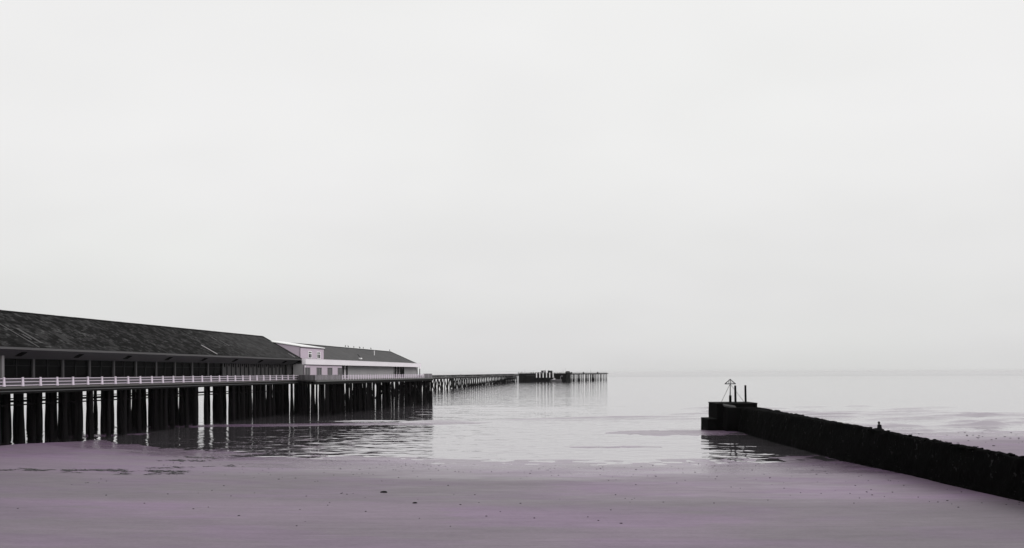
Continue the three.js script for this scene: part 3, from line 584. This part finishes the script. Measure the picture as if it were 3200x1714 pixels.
// ---------------------------------------------------------------- the pier head
{
  const Z = 812, x0 = seaX(1620, Z), x1 = seaX(1784, Z), g = thing('landing_stage', 'broad black landing stage with white fender posts at the pier end', 'pier', [x0, 0, -Z]);
  const W = x1 - x0, X = x => seaX(x, Z) - x0, H = 8.5;
  box(g, 'deck', M.headGrey, 0, W, H - 0.5, H, -26, 0);
  box(g, 'timber_bulkhead', M.headDark, 0.6, W - 0.5, -1, H - 0.5, -25, -1.2);
  for (let i = 0; i < 46; i++) { const o = part(g, 'fender_pile', pile[i % 4], tars[i % 4]); o.position.set(0.4 + i * (W - 0.8) / 45 + rr(-0.2, 0.2), -0.9, -0.55 + rr(-0.2, 0.2)); o.scale.set(1.1, H + 0.6 + rr(-0.2, 0.9), 1.1); }
  for (const x of [1676.9, 1687, 1697.4, 1708, 1718, 1728.5]) {
    box(g, 'white_fender', M.white, X(x) - 0.45, X(x) + 0.45, 4.0, 9.15, 0.2, 0.9);
    box(g, 'fender_backing', M.black, X(x) - 0.9, X(x) + 1.1, 3.4, 8.9, -0.1, 0.18);
  }
  box(g, 'lower_walkway', M.headGrey, X(1644), X(1672), 6.2, 6.5, 0.1, 1.4);
  for (const h of [0.5, 1.05]) box(g, 'rail', M.headDark, 0, W, H + h - 0.05, H + h + 0.05, -0.9, -0.8);
  const rp = []; for (let x = 0; x < W; x += 2.2) rp.push(boxGeo(x - 0.06, x + 0.06, H, H + 1.1, -0.92, -0.78)); part(g, 'rail_posts', mergeGeometries(rp), M.headDark, 'stuff');
  for (const x of [1660, 1667, 1676, 1682, 1686, 1689]) box(g, 'bollard', M.black, X(x) - 0.5, X(x) + 0.5, H, H + rr(0.7, 1.2), -2.8, -1.8);
  // dolphin at the seaward corner
  const dx = X(1774.5);
  const d = thing('mooring_dolphin', 'thick round dark mooring tower at the pier head corner', 'tower', [x0 + dx, 0, -Z + 1.5]);
  const cyl = (r0, r1, a, b) => { const q = new THREE.CylinderGeometry(r1, r0, b - a, 20); q.translate(0, (a + b) / 2, 0); return q; };
  part(d, 'shaft', cyl(2.6, 2.45, -1, 8.9), M.headDark); part(d, 'collar', cyl(2.5, 2.5, 8.9, 9.7), M.headGrey); part(d, 'cap', cyl(1.9, 1.9, 9.7, 10.5), M.headDark);
  for (let i = 0; i < 10; i++) { const a = i / 10 * 6.283, o = part(d, 'fender_strip', UNIT, M.black); o.scale.set(0.4, 8.2, 0.4); o.position.set(2.6 * Math.cos(a), 4.2, 2.6 * Math.sin(a)); o.rotation.y = -a; }
  // cabins
  const cabin = (xa, xb, yt, lab, win) => {
    const c = thing('pier_cabin', lab, 'cabin', [x0 + (X(xa) + X(xb)) / 2, H, -Z - 4]), w = (X(xb) - X(xa)) / 2;
    box(c, 'wall', M.headDark, -w, w, 0, yt - 0.3, -3, 0); box(c, 'roof', M.black, -w - 0.2, w + 0.2, yt - 0.3, yt, -3.2, 0.3);
    if (win) box(c, 'window', M.fascia, -0.6, 1.4, yt - 1.6, yt - 0.9, 0.0, 0.05); else { box(c, 'door', M.headGrey, -0.4, 0.5, 0, 1.95, 0, 0.05); part(c, 'roof_ridge', beamGeo([-w, yt + 0.05, -1], [-w + 2, yt + 0.35, -1], 1.2, 0.2), M.black); }
  };
  cabin(1692.3, 1706, 2.7, 'flat roofed dark cabin with a bright window on the pier head', true);
  cabin(1713, 1727, 2.6, 'dark cabin with a grey door on the pier head', false);
  // lamp posts
  const lamps = [[1640, 3.9, 'slim lamp post beside the landward end of the pier head', 2], [1667, 3.0, 'short slim post between the lamp post and first cabin', 2], [1705.5, 4.0, 'slim mast rising behind the cabin with the bright window', 8], [1760, 3.3, 'slim mast just landward of the mooring tower', 2], [1768, 4.6, 'tall slim mast standing beside the mooring tower', 6]];
  for (const [x, h, lab, back] of lamps) { const o = thing('mast', lab, 'mast', [x0 + X(x), H, -Z - back]); part(o, 'pole', bar([0, 0, 0], [0, h, 0], 0.1, 6, 0.06), M.headGrey); part(o, 'lamp_head', boxGeo(-0.25, 0.25, h, h + 0.15, -0.1, 0.1), M.headGrey); }
  // davit
  const dv = thing('davit', 'pale curved davit arm over the moored workboat', 'davit', [x0 + X(1751), 2.4, -Z + 2.6]);
  part(dv, 'arm', new THREE.TubeGeometry(new THREE.CatmullRomCurve3([[0, 0, 0], [0.05, 1.6, 0], [0.5, 2.9, 0], [1.3, 3.4, 0], [2.1, 3.1, 0], [2.4, 2.7, 0]].map(p => new THREE.Vector3(...p))), 20, 0.17, 7), M.fencePost); part(dv, 'foot', boxGeo(-0.4, 0.4, -0.3, 0, -0.4, 0.4), M.headGrey);
  box(g, 'davit_landing', M.headGrey, X(1748), X(1757), 1.9, 2.1, 0.0, 3.2);
  // workboat
  const bt = thing('workboat', 'small grey workboat with white wheelhouse moored at the pier head', 'boat', [x0 + X(1737), 0, -Z + 4.8]);
  const hull = grid(16, 8, (u, v) => { const a = u * 2 - 1, w = 1.7 * Math.pow(1 - Math.abs(a) ** 3, 0.7), q = (v * 2 - 1); return [a * 5.6, 1.9 + 0.25 * a * a - (1 - q * q) * 2.1, q * w]; });
  part(bt, 'hull', hull, mat(0.11, 0.11, 0.11, 0.6)); box(bt, 'deck', M.headGrey, -5, 4.8, 1.5, 1.6, -1.2, 1.2);
  box(bt, 'wheelhouse', M.white, -2.6, -0.9, 1.6, 3.3, -0.9, 0.9); box(bt, 'coaming', M.fascia, -4.2, -2.6, 1.6, 2.3, -0.9, 0.9); box(bt, 'window', M.glass, -2.3, -1.2, 2.5, 3.0, 0.9, 0.94); part(bt, 'mast', bar([-1.7, 3.3, 0], [-1.7, 5.2, 0], 0.06), M.white); part(bt, 'bulwark', mergeGeometries([boxGeo(-4.6, 4.6, 1.9, 2.1, 1.15, 1.3), boxGeo(-4.6, 4.6, 1.9, 2.1, -1.3, -1.15)]), M.fencePost);
}
{ // the open arm beyond the head
  const a = [seaX(1782, 850), 850], b = [seaX(1898, 950), 950], L = Math.hypot(b[0] - a[0], b[1] - a[1]);
  const g = thing('berthing_arm', 'open piled berthing arm at the far end of the pier', 'pier', [a[0], 0, -a[1]], Math.atan2(b[1] - a[1], b[0] - a[0])), H = 8.2;
  box(g, 'deck', M.headDark, 0, L, H - 1.3, H, -7, 0);
  for (const h of [0.5, 1.1]) box(g, 'rail', M.headGrey, 0, L + 1, H + h - 0.09, H + h + 0.09, -0.2, -0.05);
  box(g, 'end_platform', M.headDark, L, L + 3.5, H - 0.8, H - 0.2, -5, 0);
  for (let i = 0; i < 44; i++) { const o = part(g, 'pile', pile[i % 4], tars[i % 4]); const z = i % 2 ? -0.5 : -6.3; o.position.set(0.5 + (i >> 1) * (L - 1) / 21 + rr(-0.9, 0.9), -0.8, z); o.scale.set(1.7, H - 0.2, 1.7); o.rotation.z = rr(-0.05, 0.05); }
  for (const x of [12, 46, 90]) box(g, 'bollard', M.black, x - 0.6, x + 0.6, H, H + 1.5, -4, -3);
  const o = thing('mast', 'lone slim mast on the open berthing arm', 'mast', [seaX(1847, 905), H, -908]); part(o, 'pole', bar([0, 0, 0], [0, 5.2, 0], 0.1, 6, 0.06), M.headGrey); part(o, 'lamp_head', boxGeo(-0.25, 0.25, 5.2, 5.35, -0.1, 0.1), M.headGrey);
}

// ---------------------------------------------------------------- the groyne
const groyneTop = Z => 3.7;
const gl = Z => curve([[20, 31.3], [50, 32.5], [75, 34.0], [100, 34.6], [128, 34.8]], Z);      // foot of the near face
const gr = Z => 33.9 + (Z - 52.9) * 0.0744;                                                    // far top edge
const rockTex = tex(512, 512, (u, v) => {
  const n = fbm(u * 30, v * 30, 4, 700, 30, 30), k = step(0.70, 0.78, fbm(u * 48, v * 60, 3, 710, 48, 60)) * step(0.5, 0.66, fbm(u * 7, v * 7, 2, 715, 7, 7));
  const b = 0.0012 + 0.0022 * n + 0.022 * k; return [b, b, b];
});
const rockBump = tex(512, 512, (u, v) => fbm(u * 40, v * 40, 5, 720, 40, 40), false);
for (const t of [rockTex, rockBump]) t.repeat.set(1 / 12, 1 / 12);
const rockM = mat(1, 1, 1, 0.95, { specularIntensity: 0.03, map: rockTex, bumpMap: rockBump, bumpScale: 0.08 });
const slabM = mat(0.055, 0.054, 0.055, 0.9), blockM = mat(0.003, 0.003, 0.003, 0.95);
{
  const zA = 16, zB = 127.5, nz = 330, prof = 22;
  const g = thing('groyne', 'long black weed covered stone groyne wall running up the beach', 'groyne', [34, 0, -127]);
  const pt = (Z, v) => {
    const T = groyneTop(Z), a = gl(Z), r = gr(Z), w = Math.max(1.0, r - a - 0.9), ax = r - w;     // near top edge
    let x, y;
    if (v < 0.5) { const k = v / 0.5; const st = k < 0.45 ? k / 0.45 * 0.5 : 0.5 + (k - 0.45) / 0.55 * 0.5; y = -0.6 + (T + 0.6) * k; x = a + (ax - a) * st; }
    else if (v < 0.72) { const k = (v - 0.5) / 0.22; x = ax + (r - ax) * k; y = T + 0.05 * Math.sin(k * Math.PI); }
    else { const k = (v - 0.72) / 0.28; x = r + 0.5 * k; y = T - (T + 0.6) * k; }
    const rough = 0.16, q = v * 9;
    const lump = fbm(Z * 0.9, q * 1.7, 4, 731) - 0.5, small = fbm(Z * 2.6, q * 5, 3, 737) - 0.5, block = (hash(Math.floor(Z / 1.15), Math.floor(q / 1.4), 741) - 0.5);
    return [x - rough * (lump * 1.3 + small * 0.6), y + (v > 0.4 && v < 0.8 ? 1 : 0.35) * (0.20 * lump + 0.16 * small + 0.09 * block), Z];
  };
  const geo = grid(prof, nz, (u, v) => { const Z = zA + (zB - zA) * v, [x, y] = pt(Z, u); return [x - 34, y, -(Z - 127)]; }, (u, v) => [(zA + (zB - zA) * v), u * 9]);
  part(g, 'wall', geo, rockM);
  // rough coping stones along the crest
  const stones = [new THREE.IcosahedronGeometry(0.3, 1), new THREE.IcosahedronGeometry(0.3, 1)];
  stones.forEach((s, k) => { const p = s.attributes.position; for (let i = 0; i < p.count; i++) { const h = 0.8 + 0.4 * hash(Math.round(p.getX(i) * 90), Math.round(p.getY(i) * 90) + Math.round(p.getZ(i) * 77), k); p.setXYZ(i, p.getX(i) * h, p.getY(i) * h * 0.6, p.getZ(i) * h); } s.computeVertexNormals(); });
  for (let i = 0; i < 120; i++) { const Z = rr(46, 126), r = gr(Z), o = part(g, 'crest_stone', stones[i % 2], rockM); o.position.set(r - rr(0.05, 1.0) - 34, groyneTop(Z) - 0.02, -(Z - 127)); o.rotation.set(rr(-0.3, 0.3), rr(0, 6), rr(-0.3, 0.3)); o.scale.set(rr(0.5, 1.1), rr(0.3, 0.7), rr(0.5, 1.2)); }
  // head block, its step, and a light broken slab
  const rb = (x0, x1, y0, y1, z0, z1, s) => { const q = new THREE.BoxGeometry(x1 - x0, y1 - y0, z1 - z0, 14, 10, 8), p = q.attributes.position; for (let i = 0; i < p.count; i++) { const X = p.getX(i), Y = p.getY(i), Zz = p.getZ(i), n = (k) => (fbm(X * 0.8 + k, Y * 0.9 + Zz * 0.7, 3, 751) - 0.5) * s; p.setXYZ(i, X + n(1), Y + n(9) * 0.5, Zz + n(17)); } q.computeVertexNormals(); q.translate((x0 + x1) / 2, (y0 + y1) / 2, (z0 + z1) / 2); return q; };
  part(g, 'head_block', rb(32.5 - 34, 38.95 - 34, -1, 4.3, -5.2, 0, 0.12), blockM);
  part(g, 'block_coping', rb(32.45 - 34, 38.99 - 34, 4.3, 4.42, -5.3, 0.06, 0.03), mat(0.02, 0.02, 0.02, 0.95));
  part(g, 'step_block', rb(31.0 - 34, 32.46 - 34, -1, 1.85, -4.2, 0.4, 0.1), blockM);
  part(g, 'step_cap', rb(31.0 - 34, 32.46 - 34, 1.86, 1.93, -4.2, 0.35, 0.02), mat(0.014, 0.014, 0.014, 0.95));
  const sl = part(g, 'broken_slab', rb(-0.95, 0.95, -0.11, 0.11, -0.5, 0.5, 0.06), slabM); sl.position.set(34.35 - 34, 3.95, 0.65); sl.rotation.set(0.25, 0, -0.16);
  part(g, 'ledge_stone', rb(gr(78.5) - 0.1 - 34, gr(78.5) + 0.52 - 34, 1.2, groyneTop(78) - 0.24, 47.6, 49.4, 0.05), blockM);
  const ra = part(g, 'foot_ramp', rb(33.5 - 34, 38 - 34, -1, 3.72, 0.05, 2.6, 0.15), blockM);
}
// beacon on the head block
{
  const T = 4.42, bx = seaX(2282.5, 129.6), g = thing('beacon', 'black lattice triangle beacon on a stayed pole on the groyne head', 'beacon', [bx, T, -129.6]);
  part(g, 'base_post', mergeGeometries([boxGeo(-0.17, -0.05, 0, 1.12, -0.14, 0.14), boxGeo(0.05, 0.17, 0, 1.12, -0.14, 0.14), boxGeo(-0.05, 0.05, 0.1, 1.1, -0.1, 0.1)]), M.black);
  part(g, 'pole', bar([0, 1.0, 0], [0, 3.72, 0], 0.07, 8), M.black);
  const y0 = 2.99, y1 = 3.76, w = 0.88;
  part(g, 'topmark_frame', mergeGeometries([beamGeo([-w, y0, 0], [w, y0, 0], 0.09, 0.12), beamGeo([-w, y0, 0], [0.02, y1, 0], 0.08, 0.10), beamGeo([w, y0, 0], [-0.02, y1, 0], 0.084, 0.10)]), M.black);
  for (const x of [-0.56, -0.28, 0.28, 0.56]) part(g, 'topmark_slat', boxGeo(x - 0.03, x + 0.03, y0, y0 + (y1 - y0) * (1 - Math.abs(x) / w), -0.025, 0.025), M.black);
  part(g, 'stay', bar([-0.05, 2.92, 0], [-1.5, 0.02, 0.15], 0.03, 6), M.trimLine); part(g, 'stay', bar([0.05, 2.92, 0], [2.2, 0.02, 0.2], 0.03, 6), M.trimLine); part(g, 'stay', bar([0, 2.92, 0], [0.3, 0.02, -1.6], 0.03, 6), M.trimLine);
  part(g, 'foot_plate', boxGeo(-0.3, 0.3, 0, 0.05, -0.25, 0.25), M.black);
}
for (const [x, w, h, lab] of [[2298.5, 0.165, 2.72, 'stout black post just beside the groyne beacon'], [2330.2, 0.155, 2.75, 'stout black post standing apart from the beacon, near the block end']]) {
  const g = thing('mooring_post', lab, 'post', [seaX(x, 128.6), 4.4, -128.6], 0.2, 'black posts on the groyne head');
  part(g, 'shaft', bar([0.02, 0, 0], [-0.02, h, 0], w + 0.015, 10, w), M.black); part(g, 'cap', bar([-0.02, h, 0], [-0.02, h + 0.05, 0], w + 0.02, 10, w - 0.02), M.black);
}

// ---------------------------------------------------------------- people
function bodyMesh(bones, res, size, centre) {        // one smooth body from tapered bones
  const mc = new MarchingCubes(res, M.black, false, false, 60000); mc.isolation = 0;
  const f = mc.field, n = mc.size, h = mc.halfsize;
  for (let k = 0; k < n; k++) for (let j = 0; j < n; j++) for (let i = 0; i < n; i++) {
    const x = (i - h) / h * size + centre[0], y = (j - h) / h * size + centre[1], z = (k - h) / h * size + centre[2];
    let d = 9;
    for (const [a, b, ra, rb, ky = 1] of bones) {
      const dx = b[0] - a[0], dy = b[1] - a[1], dz = b[2] - a[2], L = dx * dx + dy * dy + dz * dz || 1e-9;
      const t = clamp(((x - a[0]) * dx + (y - a[1]) * dy + (z - a[2]) * dz) / L);
      const e = Math.hypot(x - a[0] - dx * t, (y - a[1] - dy * t), (z - a[2] - dz * t)) - (ra + (rb - ra) * t);
      const kk = 0.035, q = clamp(0.5 + 0.5 * (d - e) / kk); d = d * (1 - q) + e * q - kk * q * (1 - q);
    }
    f[i + j * n + k * n * n] = -d;
  }
  mc.update(); const c = mc.count, g = new THREE.BufferGeometry(), p = mc.positionArray.slice(0, c * 3), nn = mc.normalArray.slice(0, c * 3);
  for (let i = 0; i < c; i++) { p[3 * i] = p[3 * i] * size + centre[0]; p[3 * i + 1] = p[3 * i + 1] * size + centre[1]; p[3 * i + 2] = p[3 * i + 2] * size + centre[2]; }
  g.setAttribute('position', new THREE.BufferAttribute(p, 3)); g.setAttribute('normal', new THREE.BufferAttribute(nn, 3));
  g.setAttribute('uv', new THREE.BufferAttribute(new Float32Array(c * 2), 2)); return g;
}
function hand(w, dir, side) {                         // palm, four fingers and a thumb, gently curled; w is the wrist
  const o = [], P = (a, b, c) => [w[0] + dir[0] * a + side * c, w[1] + dir[1] * a - b, w[2] + dir[2] * a];
  o.push([w, P(0.08, 0.005, 0), 0.03, 0.036]);
  [0.026, 0.009, -0.009, -0.026].forEach((c, i) => { const L = [0.062, 0.075, 0.07, 0.055][i]; o.push([P(0.085, 0.005, c), P(0.085 + L * 0.55, 0.015, c), 0.0115, 0.011], [P(0.085 + L * 0.55, 0.015, c), P(0.085 + L * 0.8, 0.05, c), 0.011, 0.009]); });
  o.push([P(0.025, 0.005, 0.03), P(0.07, 0.02, 0.062), 0.013, 0.011], [P(0.07, 0.02, 0.062), P(0.10, 0.035, 0.055), 0.011, 0.01]); return o;
}
const skinM = mat(0.16, 0.115, 0.10, 0.7), coatM = mat(0.017, 0.016, 0.018, 0.95), hairM = mat(0.006, 0.005, 0.005, 0.8), trouserM = mat(0.012, 0.012, 0.013, 0.95);
function face(head, fwd) {                            // nose, chin, ears and brow bones round a head centre
  const s = [fwd[2], 0, -fwd[0]], q = (a, b, c) => [head[0] + fwd[0] * a + s[0] * c, head[1] + b, head[2] + fwd[2] * a + s[2] * c];
  return [[q(0.085, 0.0, 0), q(0.108, -0.03, 0), 0.012, 0.016], [q(0.06, -0.095, 0), q(0.075, -0.10, 0), 0.03, 0.028], [q(0.01, -0.02, 0.083), q(0.0, 0.02, 0.086), 0.016, 0.014], [q(0.01, -0.02, -0.083), q(0.0, 0.02, -0.086), 0.016, 0.014], [q(0.085, 0.03, 0.03), q(0.085, 0.03, -0.03), 0.018, 0.018], [q(0.085, -0.065, 0.02), q(0.085, -0.065, -0.02), 0.012, 0.012]];
}
{ // the figure sitting on the far edge of the groyne, head bowed, back to the beach; local +x is out over the far side
  const g = thing('person', 'person in dark coat sitting on the groyne with head bowed', 'person', [gr(78.5) + 0.24, groyneTop(78) - 0.16, -78.5], 0.35);
  const up = [[[0, 0.09, 0], [0.02, 0.3, 0], 0.15, 0.16], [[0.0, 0.1, -0.09], [0.0, 0.1, 0.09], 0.13, 0.13], [[0.02, 0.28, 0], [0.03, 0.46, 0], 0.15, 0.155], [[0.03, 0.44, -0.10], [0.03, 0.44, 0.10], 0.115, 0.115], [[0.03, 0.55, -0.15], [0.03, 0.55, 0.15], 0.065, 0.065], [[0.04, 0.55, 0], [-0.03, 0.66, 0.03], 0.065, 0.055]];
  for (const s of [-1, 1]) up.push([[0.03, 0.53, s * 0.18], [0.05, 0.26, s * 0.235], 0.062, 0.052], [[0.05, 0.26, s * 0.235], [0.28, 0.15, s * 0.12], 0.05, 0.036],
    [[0.0, 0.09, s * 0.09], [0.42, 0.08, s * 0.11], 0.095, 0.07], [[0.42, 0.08, s * 0.11], [0.40, -0.36, s * 0.11], 0.066, 0.045], [[0.40, -0.36, s * 0.11], [0.52, -0.41, s * 0.12], 0.042, 0.035]);
  part(g, 'body', bodyMesh(up, 84, 0.78, [0.15, 0.15, 0]), coatM);
  const hc = [-0.06, 0.765, 0.04], f = [0.8, 0, -0.6];
  const hd = [[[hc[0], hc[1] + 0.035, hc[2]], [hc[0] + 0.03, hc[1] - 0.045, hc[2] + 0.03], 0.098, 0.07], [[-0.03, 0.64, 0.03], [-0.05, 0.74, 0.03], 0.052, 0.055], ...face(hc, f)];
  part(g, 'head', bodyMesh(hd, 60, 0.2, hc), skinM);
  const hr = [[[hc[0] - 0.02, hc[1] + 0.045, hc[2] + 0.012], [hc[0] - 0.045, hc[1] - 0.04, hc[2] + 0.03], 0.108, 0.088]]; part(g, 'hair', bodyMesh(hr, 40, 0.2, hc), hairM);
  const hh = []; for (const s of [-1, 1]) hh.push(...hand([0.28, 0.155, s * 0.12], [0.92, 0, -s * 0.3], s > 0 ? -1 : 1)); part(g, 'hands', bodyMesh(hh, 110, 0.26, [0.36, 0.15, 0]), skinM);
}
{ // walkers far along the pier
  const st = [[[0, 0.92, 0], [0, 1.2, 0], 0.14, 0.15], [[0, 1.2, 0], [0, 1.36, 0], 0.15, 0.12], [[0, 1.4, -0.14], [0, 1.4, 0.14], 0.065, 0.065], [[0, 1.42, 0], [0, 1.52, 0], 0.055, 0.055], [[0.01, 1.58, 0], [0, 1.67, 0], 0.08, 0.095], ...face([0, 1.62, 0], [1, 0, 0])];
  for (const s of [-1, 1]) st.push([[0, 1.38, s * 0.19], [-0.02, 1.1, s * 0.22], 0.055, 0.045], [[-0.02, 1.1, s * 0.22], [0.06, 0.86, s * 0.22], 0.043, 0.034], [[0, 0.9, s * 0.09], [s * 0.07, 0.48, s * 0.1], 0.085, 0.06], [[s * 0.07, 0.48, s * 0.1], [s * 0.08 - 0.03, 0.08, s * 0.1], 0.058, 0.042], [[s * 0.08 - 0.03, 0.05, s * 0.1], [s * 0.08 + 0.13, 0.04, s * 0.11], 0.042, 0.036], ...hand([0.06, 0.86, s * 0.22], [0.2, -0.95, 0], 0.6 * -s));
  const geo = bodyMesh(st, 90, 0.93, [0, 0.88, 0]), hair = bodyMesh([[[-0.02, 1.68, 0], [-0.035, 1.61, 0], 0.098, 0.085]], 30, 0.2, [0, 1.64, 0]);
  const at = [[seaX(1457, 520) - 0, 6.8, 522, 'person in dark clothes walking halfway along the narrow pier', nX(522) - 3], [0, 6.8, 700, 'person in dark clothes walking on the narrow pier close to its seaward end', nX(700) - 3], [0, 8.5, 816, 'person standing where the narrow pier joins the pier head', seaX(1620.5, 816)], [0, 8.5, 815, 'person standing on the pier head beside the first lamp post', seaX(1630.5, 815)]];
  at.forEach(([, y, Z, lab, X], i) => { const g = thing('person', lab, 'person', [X, y, -Z], 1.3 + i); part(g, 'body', geo, coatM); part(g, 'hair', hair, hairM); g.scale.setScalar(1.04); });
}

// ---------------------------------------------------------------- litter of the tide
const pebbleGeo = (() => { const g = new THREE.IcosahedronGeometry(0.06, 1), p = g.attributes.position; for (let i = 0; i < p.count; i++) p.setY(i, p.getY(i) * 0.55); g.computeVertexNormals(); return g; })();
function scatter(name, label, category, geo, m, list) {
  const o = new THREE.InstancedMesh(geo, m, list.length), q = new THREE.Matrix4(), c = new THREE.Color();
  list.forEach(([X, Z, s, sx = 1, turn = rr(0, 6.3)], i) => { q.compose(new THREE.Vector3(X, sandH(X, Z) + 0.01, -Z), new THREE.Quaternion().setFromEuler(new THREE.Euler(rr(-0.15, 0.15), turn, rr(-0.15, 0.15))), new THREE.Vector3(s * sx, s, s)); o.setMatrixAt(i, q); o.setColorAt(i, c.setScalar(rr(0.5, 1.5))); });
  o.castShadow = true; put(o, name, label, category, null, 'stuff');
}
{
  const L = [];
  for (let i = 0; i < 560; i++) { const X = rr(-34, 34), Z = 40 + 46 * Math.pow(rnd(), 0.55); if (fbm(X * 0.08, Z * 0.1, 3, 801) + rr(-0.2, 0.2) < 0.46 || sandH(X, Z) < 0.02) continue; L.push([X, Z, rr(0.4, 0.95), rr(1, 1.8)]); }
  for (let i = 0; i < 130; i++) { const X = rr(42, 78), Z = rr(88, 121); if (sandH(X, Z) < 0) continue; L.push([X, Z, rr(0.8, 2.2), rr(1, 1.8)]); }
  scatter('pebbles', 'small dark pebbles and worm casts scattered over the wet sand', 'pebbles', pebbleGeo, mat(0.03, 0.027, 0.03, 0.9), L);
}
{ // strandline of weed towards the hall
  const strip = (() => { const g = new THREE.PlaneGeometry(0.7, 0.10, 6, 1); g.rotateX(-Math.PI / 2); const p = g.attributes.position; for (let i = 0; i < p.count; i++) { p.setZ(i, p.getZ(i) + 0.06 * Math.sin(p.getX(i) * 9)); p.setY(i, 0.018 + 0.02 * Math.sin(p.getX(i) * 14 + p.getZ(i) * 20)); } g.computeVertexNormals(); return g; })();
  const L = [], runs = [[-44, 68.5, -29, 71.5, 240], [-38, 67, -28, 69.5, 60], [-34, 74, -26, 78, 50], [-36, 82, -31, 82.5, 50], [-37, 87, -30, 87.5, 50]];
  for (const [xa, za, xb, zb, n] of runs) for (let i = 0; i < n; i++) { const k = rnd(), X = xa + (xb - xa) * k, Z = za + (zb - za) * k + (rnd() + rnd() - 1) * 1.3; if (fbm(X * 0.8, Z * 0.8, 2, 821) < 0.42) continue; L.push([X, Z, rr(0.6, 1.4), rr(0.7, 1.6), rr(-0.5, 0.5)]); }
  scatter('seaweed_strands', 'dark strands of seaweed left in a line on the sand', 'seaweed', strip, mat(0.055, 0.052, 0.055, 0.9, { side: THREE.DoubleSide }), L);
}
{ // lone dark lumps
  const lump = (() => { const g = new THREE.IcosahedronGeometry(0.16, 2), p = g.attributes.position; for (let i = 0; i < p.count; i++) { const f = 0.8 + 0.5 * fbm(p.getX(i) * 9 + 4, p.getZ(i) * 9 + p.getY(i) * 7, 2, 831); p.setXYZ(i, p.getX(i) * f * 1.5, Math.max(-0.02, p.getY(i) * f * 0.5), p.getZ(i) * f); } g.computeVertexNormals(); return g; })();
  const m = mat(0.008, 0.008, 0.008, 0.9);
  for (const [x, y, s, lab] of [[1198, 1540.5, 1, 'larger flat black clump of seaweed lying alone on open sand'], [1295, 1574, 0.62, 'smaller black clump of seaweed lying alone on open sand']]) {
    let Z = 60; for (let i = 0; i < 30; i++) { const X = seaX(x, Z); Z = 2500 * (EYE - sandH(X, Z)) / (y - 1165 + 0.004 * (x - 1600)); }
    const X = seaX(x, Z), g = new THREE.Mesh(lump, m); g.castShadow = true; g.position.set(X, sandH(X, Z) + 0.02, -Z); g.scale.setScalar(s); put(g, 'seaweed_clump', lab, 'seaweed');
  }
}
renderer.render(scene, camera);
